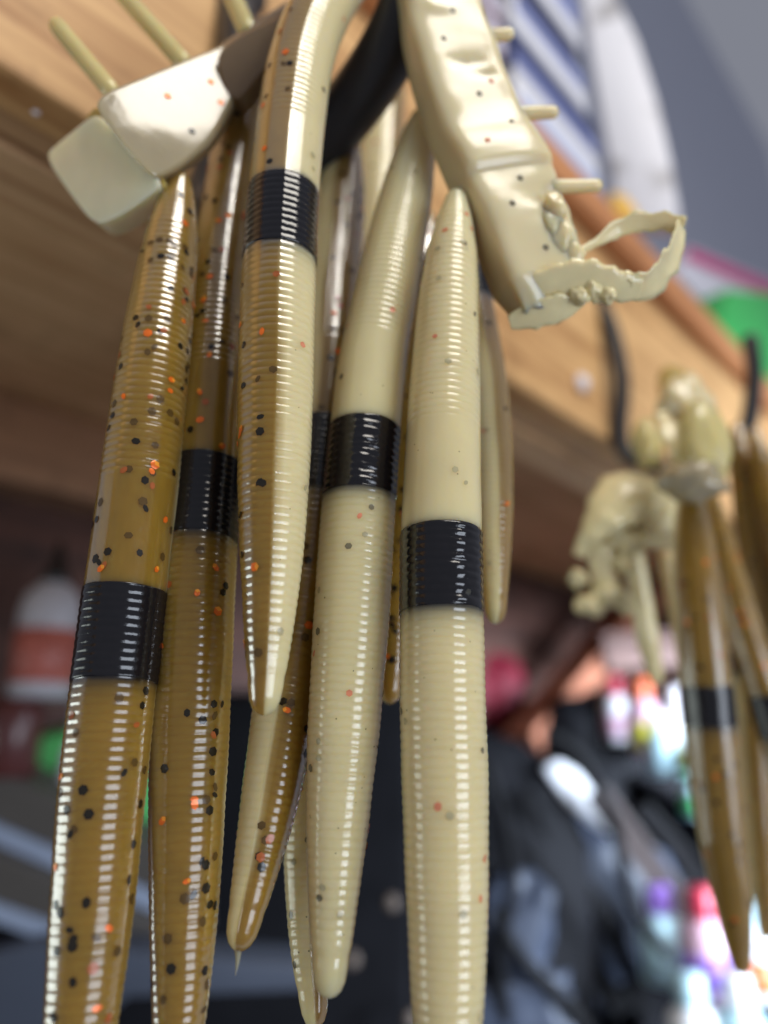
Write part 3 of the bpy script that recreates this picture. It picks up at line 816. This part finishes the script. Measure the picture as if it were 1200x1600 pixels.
# ------------------------------------------------------------------ packages lying and standing on the shelf
def paper(name, c, var=0.06): return plain(name, c, 0.45, 0.4, var, 40)
M_WHT = paper('card_white', srgb(226, 226, 232)); M_LBL = paper('card_pale_blue', srgb(186, 194, 222))
M_NAVY = paper('card_navy', srgb(48, 54, 92)); M_MAR = paper('card_maroon', srgb(96, 40, 52)); M_LIL = paper('card_lilac', srgb(206, 200, 214))
M_BLU = paper('card_blue', srgb(128, 138, 188)); M_YEL = paper('card_yellow', srgb(236, 184, 60)); M_GRN = paper('card_green', srgb(58, 168, 84)); M_MAG = paper('card_magenta', srgb(190, 50, 120))
M_DK = paper('card_dark', srgb(52, 50, 60))
ZD = ZT + 0.0238
def pack(label, a0, a1, z0, z1, mats, b0=-0.30, b1=-0.150, cat='package', stripe=None):
    c = SH((a0 + a1) / 2, b1, ZD + z0)
    e = empty('flat_package', c); tag(e, label, cat, 'packages on the shelf')
    v, f = box_sh(a0, a1, b0, b1, ZD + z0, ZD + z1 - 0.0006)
    o = fix(mesh_obj('carton', v, f, mats[0], e, smooth=False)); bevel(o, 0.0012)
    if len(mats) > 1:
        s0, s1 = stripe or (.25, .7)
        v, f = box_sh(a0 + 0.004, a1 - 0.004, b1 - 0.001, b1 + 0.0008, ZD + z0 + (z1 - z0) * s0, ZD + z0 + (z1 - z0) * s1)
        fix(mesh_obj('printed_strip', v, f, mats[1], e, smooth=False))
aE = ab(PB(945, 300, -0.15))[0]
aM = ab(PB(800, 130, -0.15))[0]
pack('pale blue flat package at the bottom of the right stack on the shelf', aM - .005, aE, 0.0, 0.030, [M_LBL, M_WHT], stripe=(.35, .95))
pack('white flat package second from the bottom of the right stack', aM + .004, aE - .006, 0.0302, 0.062, [M_WHT, M_LBL], stripe=(.1, .45))
pack('navy flat package in the middle of the right stack on the shelf', aM + .000, aE - .003, 0.0622, 0.088, [M_NAVY, M_BLU], stripe=(.0, .3))
pack('white package with a blue edge above the navy package', aM + .006, aE - .012, 0.0882, 0.116, [M_WHT, M_BLU], stripe=(.55, .95))
pack('dark package near the top of the right stack', aM, aE - .020, 0.1162, 0.138, [M_DK, M_NAVY])
pack('pale blue package topmost in the right stack', aM + .004, aE - .012, 0.1382, 0.175, [M_WHT, M_BLU], stripe=(.45, .95))
aL = aM - .24
pack('white flat package at the bottom of the left stack on the shelf', aL, aM - .006, 0.0, 0.034, [M_WHT, M_LIL])
pack('maroon flat package in the left stack on the shelf', aL, aM - .009, 0.0342, 0.056, [M_MAR, M_DK])
pack('lilac package with a red strip above the maroon package', aL, aM - .004, 0.0562, 0.094, [M_LIL, M_MAR], stripe=(.45, .6))
pack('charcoal package in the left stack on the shelf', aL, aM - .012, 0.0942, 0.110, [M_DK])
pack('white package topmost in the left stack on the shelf', aL, aM - .006, 0.1102, 0.160, [M_LIL, M_WHT])
# standing white pouch
cpz = SH(aE + .02, -.15, ZD)
pc = empty('hanging_card', cpz); tag(pc, 'tall white card pack with a yellow corner at the end of the stack', 'package', 'packages on the shelf')
def white_card_mat():
    m = plain('card_white_print', srgb(222, 222, 228), 0.4, 0.4, 0.04, 30)
    nt, N, L, b = nodes_of(m)
    tc = N.new('ShaderNodeTexCoord'); no = N.new('ShaderNodeTexNoise'); no.inputs['Scale'].default_value = 26; no.inputs['Detail'].default_value = 2
    L.new(tc.outputs['Object'], no.inputs['Vector'])
    rp = N.new('ShaderNodeValToRGB'); rp.color_ramp.elements[0].position = .34; rp.color_ramp.elements[0].color = col4(srgb(170, 168, 170)); rp.color_ramp.elements[1].position = .46; rp.color_ramp.elements[1].color = col4(srgb(224, 224, 230))
    L.new(no.outputs['Fac'], rp.inputs['Fac']); L.new(rp.outputs['Color'], b.inputs['Base Color'])
    return m
M_CARD = white_card_mat()
card = [(968, 345), (940, 180), (906, -20), (955, -22), (996, 60), (1028, 160), (1050, 255), (1066, 352)]
NC = (Vector((-0.25, -0.95, 0))).normalized()
cpt = PB(965, 320, -0.165)
pp = plane_pts(card, cpt, NC)
slab('card_front', pp, Vector((0.004, 0.015, 0)), M_CARD, pc, 0.97, 0.002)
yc = plane_pts([(953, 300), (962, 342), (992, 342), (996, 328), (975, 304)], cpt + NC * .0008, NC)
slab('yellow_corner', yc, -NC * .0006, M_YEL, pc, 1, 0.0002)
# white pack with magenta top edge and green box farther along
def far_pack(name, poly, b, t, mat, label, extra=None):
    e = empty(name, PB(poly[0][0], poly[0][1], b)); tag(e, label, 'package', 'packages on the shelf')
    o = slab('carton', [PB(x, y, b) for x, y in poly], -SN * t, mat, e, 1, 0.002)
    if extra:
        slab('coloured_edge', [PB(x, y, b + .0012) for x, y in extra[0]], -SN * .001, extra[1], e, 1, 0.0002)
far_pack('standing_package', [(1060, 430), (1080, 385), (1240, 455), (1240, 590), (1180, 560)], -0.20, 0.03, M_LIL, 'white package with a magenta top edge at the right of the shelf', ([(1078, 388), (1240, 458), (1240, 478), (1072, 404)], M_MAG))
far_pack('standing_package', [(1124, 520), (1138, 452), (1250, 462), (1250, 700), (1180, 610)], -0.158, 0.03, M_GRN, 'bright green box standing at the right end of the shelf')

# ------------------------------------------------------------------ clutter behind and below
M_BAGB = plain('bag_black', (0.006, 0.006, 0.0075), 0.7, 0.10, 0.6, 22, bump=0.6)
M_BAGG = plain('bag_slate', (0.032, 0.040, 0.062), 0.5, 0.4, 0.3, 25, bump=0.4)
M_BAGR = plain('bag_red', (0.16, 0.010, 0.022), 0.6, 0.3, 0.3, 25, bump=0.3)
M_STRAP = plain('strap_black', (0.004, 0.004, 0.005), 0.6, 0.2, 0.2, 80)
M_STRAPB = plain('strap_brown', (0.06, 0.045, 0.042), 0.6, 0.4, 0.2, 80)
M_BW = plain('bottle_white', (0.80, 0.81, 0.84), 0.3, 0.5, 0.03, 40)
M_BC = plain('bottle_cyan', (0.50, 0.74, 0.82), 0.3, 0.5, 0.05, 40)
M_BP = plain('bottle_pink', (0.78, 0.50, 0.62), 0.3, 0.5, 0.05, 40)
M_CO = plain('cap_orange', (0.80, 0.16, 0.05), 0.35, 0.5, 0.05, 40)
M_CR = plain('cap_red', (0.55, 0.04, 0.08), 0.35, 0.5, 0.05, 40)
M_CY = plain('cap_yellow', (0.72, 0.68, 0.08), 0.35, 0.5, 0.05, 40)
M_CG = plain('cap_green', (0.06, 0.50, 0.14), 0.35, 0.5, 0.05, 40)
M_CV = plain('cap_violet', (0.30, 0.16, 0.62), 0.35, 0.5, 0.05, 40)
M_CK = plain('cap_black', (0.015, 0.015, 0.016), 0.4, 0.5, 0.05, 40)
M_DR = plain('bottle_dark_red', (0.10, 0.03, 0.028), 0.25, 0.5, 0.2, 40)
M_GRNP = plain('tray_green', (0.14, 0.62, 0.18), 0.4, 0.5, 0.1, 40)
M_TRAY = plain('tray_grey', (0.095, 0.085, 0.075), 0.5, 0.4, 0.1, 40)
M_EDGE = plain('tray_blue_edge', (0.34, 0.40, 0.52), 0.35, 0.5, 0.1, 40)
M_LAB = plain('label_red', (0.42, 0.12, 0.09), 0.4, 0.4, 0.5, 60)
M_BOKEH = plain('bokeh_tan', (0.12, 0.09, 0.07), 0.5, 0.4, 0.1, 40)
M_BG = plain('bottle_frosted', (0.46, 0.45, 0.48), 0.35, 0.5, 0.2, 40)
def bottle(name, px, pyb, pyt, D, wpx, mats, label, lean=0.0, group=None, nozzle=False, cat='bottle'):
    """standing bottle whose base projects at (px, pyb) and cap top at pyt, at camera depth D"""
    base = P(px, pyb, D); r = wpx / 2 * D / FPX; h = (pyb - pyt) * D / FPX * 1.02
    ax = Vector((lean, 0, 1)).normalized()
    e = empty(name, base); tag(e, label, cat, group)
    hb = h * 0.74
    v, f = lathe(base, ax, [(0, r * .85), (h * .02, r), (hb * .72, r), (hb * .86, r * .88), (hb * .96, r * .5), (hb, r * .42)], 24)
    fix(mesh_obj('body', v, f, mats[0], e))
    if nozzle: pr = [(hb * .97, r * .5), (hb * 1.05, r * .5), (hb * 1.08, r * .32), (h * .99, r * .12), (h, r * .05)]
    else: pr = [(hb * .97, r * .56), (hb * .99, r * .6), (h * .97, r * .55), (h, r * .45)]
    v, f = lathe(base, ax, pr, 20); fix(mesh_obj('cap', v, f, mats[1], e))
    if len(mats) > 2:
        v, f = lathe(base, ax, [(hb * .12, r * 1.001), (hb * .121, r * 1.02), (hb * .56, r * 1.02), (hb * .561, r * 1.001)], 24)
        fix(mesh_obj('label_band', v, f, mats[2], e))
    return e
def lumpy(name, c, ax, ay, az, mat, seed, label=None, cat=None, amp=.16, parent=None, group=None):
    bm = bmesh.new(); bmesh.ops.create_icosphere(bm, subdivisions=4, radius=1)
    vs = []
    for vv in bm.verts:
        p = vv.co
        q = Vector([math.copysign(abs(x) ** 0.75, x) for x in p])
        k = 1 + amp * noise.noise(p * 1.3 + Vector((seed, 0, 0))) + amp * .5 * noise.noise(p * 3.5 + Vector((0, seed, 0)))
        k -= amp * .55 * abs(noise.noise(p * 2.6 + Vector((seed, seed, 3)))) - amp * .12
        vs.append(c + (ax * q.x + ay * q.y + az * q.z) * k)
    fs = [tuple(x.index for x in ff.verts) for ff in bm.faces]; bm.free()
    o = mesh_obj(name, vs, fs, mat, parent)
    if label: tag(o, label, cat, group)
    return o
X, Y, Z = Vector((1, 0, 0)), Vector((0, 1, 0)), Vector((0, 0, 1))
# black bag mass and a slate daypack with straps
lumpy('black_bag', P(985, 1300, .86) , X * .15 + Y * .06, Y * .09, Z * .17, M_BAGB, 2.2, 'large black bag behind the slate pack on the bench', 'bag')
lumpy('black_bag', P(690, 1440, .60), X * .11, Y * .05, Z * .145, M_BAGB, 7.7, 'black bag in the shade behind the hanging worms', 'bag')
bp_ = empty('day_pack', P(920, 1600, .66)); tag(bp_, 'slate blue day pack with black straps on the bench', 'bag')
lumpy('body', P(905, 1475, .69), X * .105 + Y * .03, Y * .06, Z * .105, M_BAGG, 4.1, parent=bp_, amp=.2)
lumpy('pocket', P(930, 1420, .625), X * .045, Y * .02, Z * .06, M_BAGG, 9.1, parent=bp_, amp=.2)
Wd = lambda px, D=.6: px * D / FPX
for pth, w, m in (([(818, 1235), (850, 1330), (880, 1420), (925, 1510), (975, 1580)], 34, M_STRAP), ([(860, 1390), (905, 1380), (950, 1440), (985, 1520), (1010, 1590)], 26, M_STRAP),
                  ([(930, 1235), (985, 1310), (1040, 1385), (1090, 1450)], 40, M_STRAPB), ([(1000, 1260), (1060, 1330), (1105, 1400)], 30, M_STRAP)):
    ribbon('strap', [P(x, y, .585) for x, y in pth], [Wd(w)] * 2, m, bp_, 0.004, AX_R, 0.03, w)
glintp = [(846, 1200), (872, 1188), (905, 1208), (930, 1240), (968, 1270), (975, 1300), (955, 1312), (918, 1286), (880, 1250)]
slab('glint_strip', [P(x, y, .60) for x, y in glintp], AX_F * .008, M_BW, bp_, .95, .003)  # white slab standing in for a long glint on the pack
slab('glint_patch', [P(x, y, .60) for x, y in [(848, 1508), (885, 1488), (908, 1500), (915, 1535), (880, 1540)]], AX_F * .008, M_BW, bp_, .95, .003)  # lower glint, also built as a white slab
for nm_, (px_, py_, D_, rx_, rz_, sd_), lb_ in (
        ('cloth_pouch', (800, 1440, .56, .030, .040, 14.), 'slate cloth pouch low between the straight cream worm and the day pack'),
        ('cloth_pouch', (835, 1330, .62, .030, .028, 15.), 'slate cloth pouch above the low slate pouch'),
        ('cloth_pouch', (790, 1570, .55, .050, .030, 16.), 'slate cloth pouch at the bottom edge beside the day pack')):
    lumpy(nm_, P(px_, py_, D_), X * rx_, Y * .02, Z * rz_, M_BAGG, sd_, lb_, 'pouch', .3, None, 'slate pouches on the bench')
for pth, lb_ in (([(760, 1190), (790, 1290), (800, 1390), (780, 1500), (800, 1640)], 'black cable hanging just right of the straight cream worm'),
                 ([(850, 1140), (905, 1180), (960, 1290), (985, 1400), (1050, 1500)], 'black cable looping over the day pack'),
                 ([(770, 1420), (820, 1500), (880, 1560), (940, 1640)], 'black cable crossing the low slate pouch')):
    v, f = tube([P(x, y, .535) for x, y in pth], [.0045] * 3, 12, 10)
    tag(fix(mesh_obj('cable', v, f, M_STRAP)), lb_, 'cable', 'cables on the bench')
for i_, (px_, py_, lb_) in enumerate(((610, 1412, 'pale round stopper for cream bokeh between the two cream worms'), (548, 1500, 'pale round stopper for cream bokeh beside the free cream tail'), (640, 1592, 'pale round stopper for cream bokeh at the bottom edge left of the straight cream worm'))):
    v, f = lathe(P(px_, py_, .5), Vector((.2, -1, .3)), [(0, .003), (.002, .0048), (.006, .0052), (.008, .0045), (.009, .002)], 16)  # small solids standing in for blurred cream bokeh spots
    tag(fix(mesh_obj('bokeh_spot', v, f, M_BOKEH)), lb_, 'spot', 'spots built for cream bokeh')
lumpy('red_pouch', P(768, 1095, .95), X * .045, Y * .04, Z * .06, M_BAGR, 3.3, 'red cloth pouch below the diagonal brace', 'pouch')
plank('wooden_offcut', P(940, 1020, .93), P(1085, 1012, .93), Z, 0.045, 0.03, wood('offcut', srgb(140, 108, 98), srgb(112, 84, 76)), None, 'pale pinkish wooden offcut behind the dangling torn strips', 'wood')
gB = 'small bottles beyond the right bunch'
bottle('paint_bottle', 968, 1160, 1062, .80, 46, [M_BW, M_CR, M_BP], 'white bottle with a pink label, farthest left of the upper bottles', group=gB)
bottle('paint_bottle', 1013, 1180, 1066, .78, 46, [M_BP, M_CO, M_CY], 'pink bottle with an orange cap among the upper bottles', group=gB)
bottle('paint_bottle', 1064, 1170, 1078, .80, 46, [M_BW, M_BW], 'plain white bottle just left of the big brown worm', group=gB)
bottle('paint_bottle', 1040, 1212, 1120, .72, 56, [M_BC, M_BW], 'pale cyan bottle below the pink one', group=gB)
bottle('paint_bottle', 1086, 1205, 1158, .70, 40, [M_CY, M_CY], 'small yellow bottle beside the big brown worm', group=gB)
bottle('paint_bottle', 1090, 1278, 1206, .68, 46, [M_BC, M_CG, M_CG], 'cyan bottle with a green cap and label', group=gB)
v, f = prism([P(930, 1175, .83), P(1120, 1290, .70), P(1120, 1400, .70), P(930, 1290, .83)], AX_F * .06)
tag(bevel(fix(mesh_obj('tool_case', v, f, M_BAGB, smooth=False)), .004), 'black case under the row of small bottles', 'case')
bottle('paint_bottle', 1042, 1535, 1400, .56, 74, [M_BC, M_CV], 'cyan bottle with a violet cap at the lower right', group=gB)
bottle('paint_bottle', 1112, 1560, 1405, .54, 80, [M_BP, M_CR, M_CV], 'pink bottle with a red cap and violet band at the lower right', group=gB)
bottle('paint_bottle', 1185, 1560, 1420, .53, 74, [M_BW, M_BC, M_CO], 'white bottle with an orange label at the lower right corner', group=gB)
bottle('paint_bottle', 1095, 1700, 1545, .50, 84, [M_BW, M_BC, M_BP], 'white bottle with a pale blue cap at the bottom edge', group=gB)
bottle('paint_bottle', 1172, 1720, 1548, .49, 84, [M_BC, M_BW], 'pale cyan bottle in the bottom right corner', group=gB)
v, f = prism([P(1000, 1560, .60), P(1280, 1570, .57), P(1280, 1900, .50), P(1000, 1900, .50)], AX_F * .10)
tag(bevel(fix(mesh_obj('tool_case', v, f, M_BAGB, smooth=False)), .004), 'black case under the bottles at the bottom right', 'case')
# left side: glue bottle, dark bottles and trays
bottle('glue_bottle', 62, 1092, 842, .44, 96, [M_BG, M_CK, M_LAB], 'white glue bottle with orange label and black nozzle at left', nozzle=True)
bottle('glue_bottle', 12, 1215, 1040, .43, 84, [M_DR, M_CK], 'dark red bottle at the left edge below the glue bottle')
bottle('glue_bottle', 112, 1235, 1100, .45, 46, [M_BW, M_BC], 'slim pale bottle beside the far left worm')
def tray(poly, D0, D1, mat, edge, label, ex=0.05):
    e = empty('shallow_tray', P(poly[0][0], poly[0][1], D0)); tag(e, label, 'tray', 'trays at the left')
    n = len(poly)
    pts = [P(x, y, D0 if i in (0, n - 1) else D1) for i, (x, y) in enumerate(poly)]
    slab('front_rail', pts, AX_F * ex, mat, e, 1, .0015, False)
    pts = [P(x, y + dy, (D0 if i in (0, 3) else D1) - .002) for i, (x, y, dy) in enumerate([(poly[-1][0], poly[-1][1], 4), (poly[-2][0], poly[-2][1], 4), (poly[-2][0], poly[-2][1], 34), (poly[-1][0], poly[-1][1], 34)])]
    slab('lip', pts, AX_F * .01, edge, e, 1, .0008, False)
tray([(-60, 1176), (300, 1356), (300, 1420), (-60, 1262)], .42, .43, M_TRAY, M_EDGE, 'upper grey tray with a pale blue lip at the left edge')
tray([(-60, 1312), (300, 1470), (300, 1520), (-60, 1390)], .41, .42, M_TRAY, M_EDGE, 'lower grey tray with a pale blue lip at the left edge')
def greenbox(poly, D, label):
    tag(slab('green_box', [P(x, y, D) for x, y in poly], AX_F * .03, M_GRNP, None, 1, .002), label, 'box')
greenbox([(38, 1160), (130, 1140), (260, 1150), (260, 1290), (130, 1270), (40, 1235)], .45, 'green box behind the upper tray')
greenbox([(28, 1290), (110, 1290), (260, 1330), (260, 1440), (110, 1390), (28, 1352)], .44, 'green box between the two trays')
tag(slab('steel_sheet', [P(x, y, .40) for x, y in [(-60, 1500), (60, 1475), (470, 1510), (490, 1550), (200, 1560), (60, 1680), (-60, 1700)]], AX_F * .02, plain('steel_blue', (0.085, 0.10, 0.135), .35, .5, .15, 30), None, 1, .002), 'blue-grey sheet lying across the bottom left', 'sheet')
v, f = prism([P(-80, 1240, .475), P(200, 1230, .49), P(330, 1090, .50), P(640, 1085, .52), P(640, 1760, .52), P(-80, 1760, .475)], AX_F * .02)  # added dark sheet, keeps the side-lit panel wall from showing
tag(bevel(fix(mesh_obj('dark_backing', v, f, M_BAGB, smooth=False)), .004), 'dark cabinet added to black out the lit wall behind the trays at the left', 'backing')
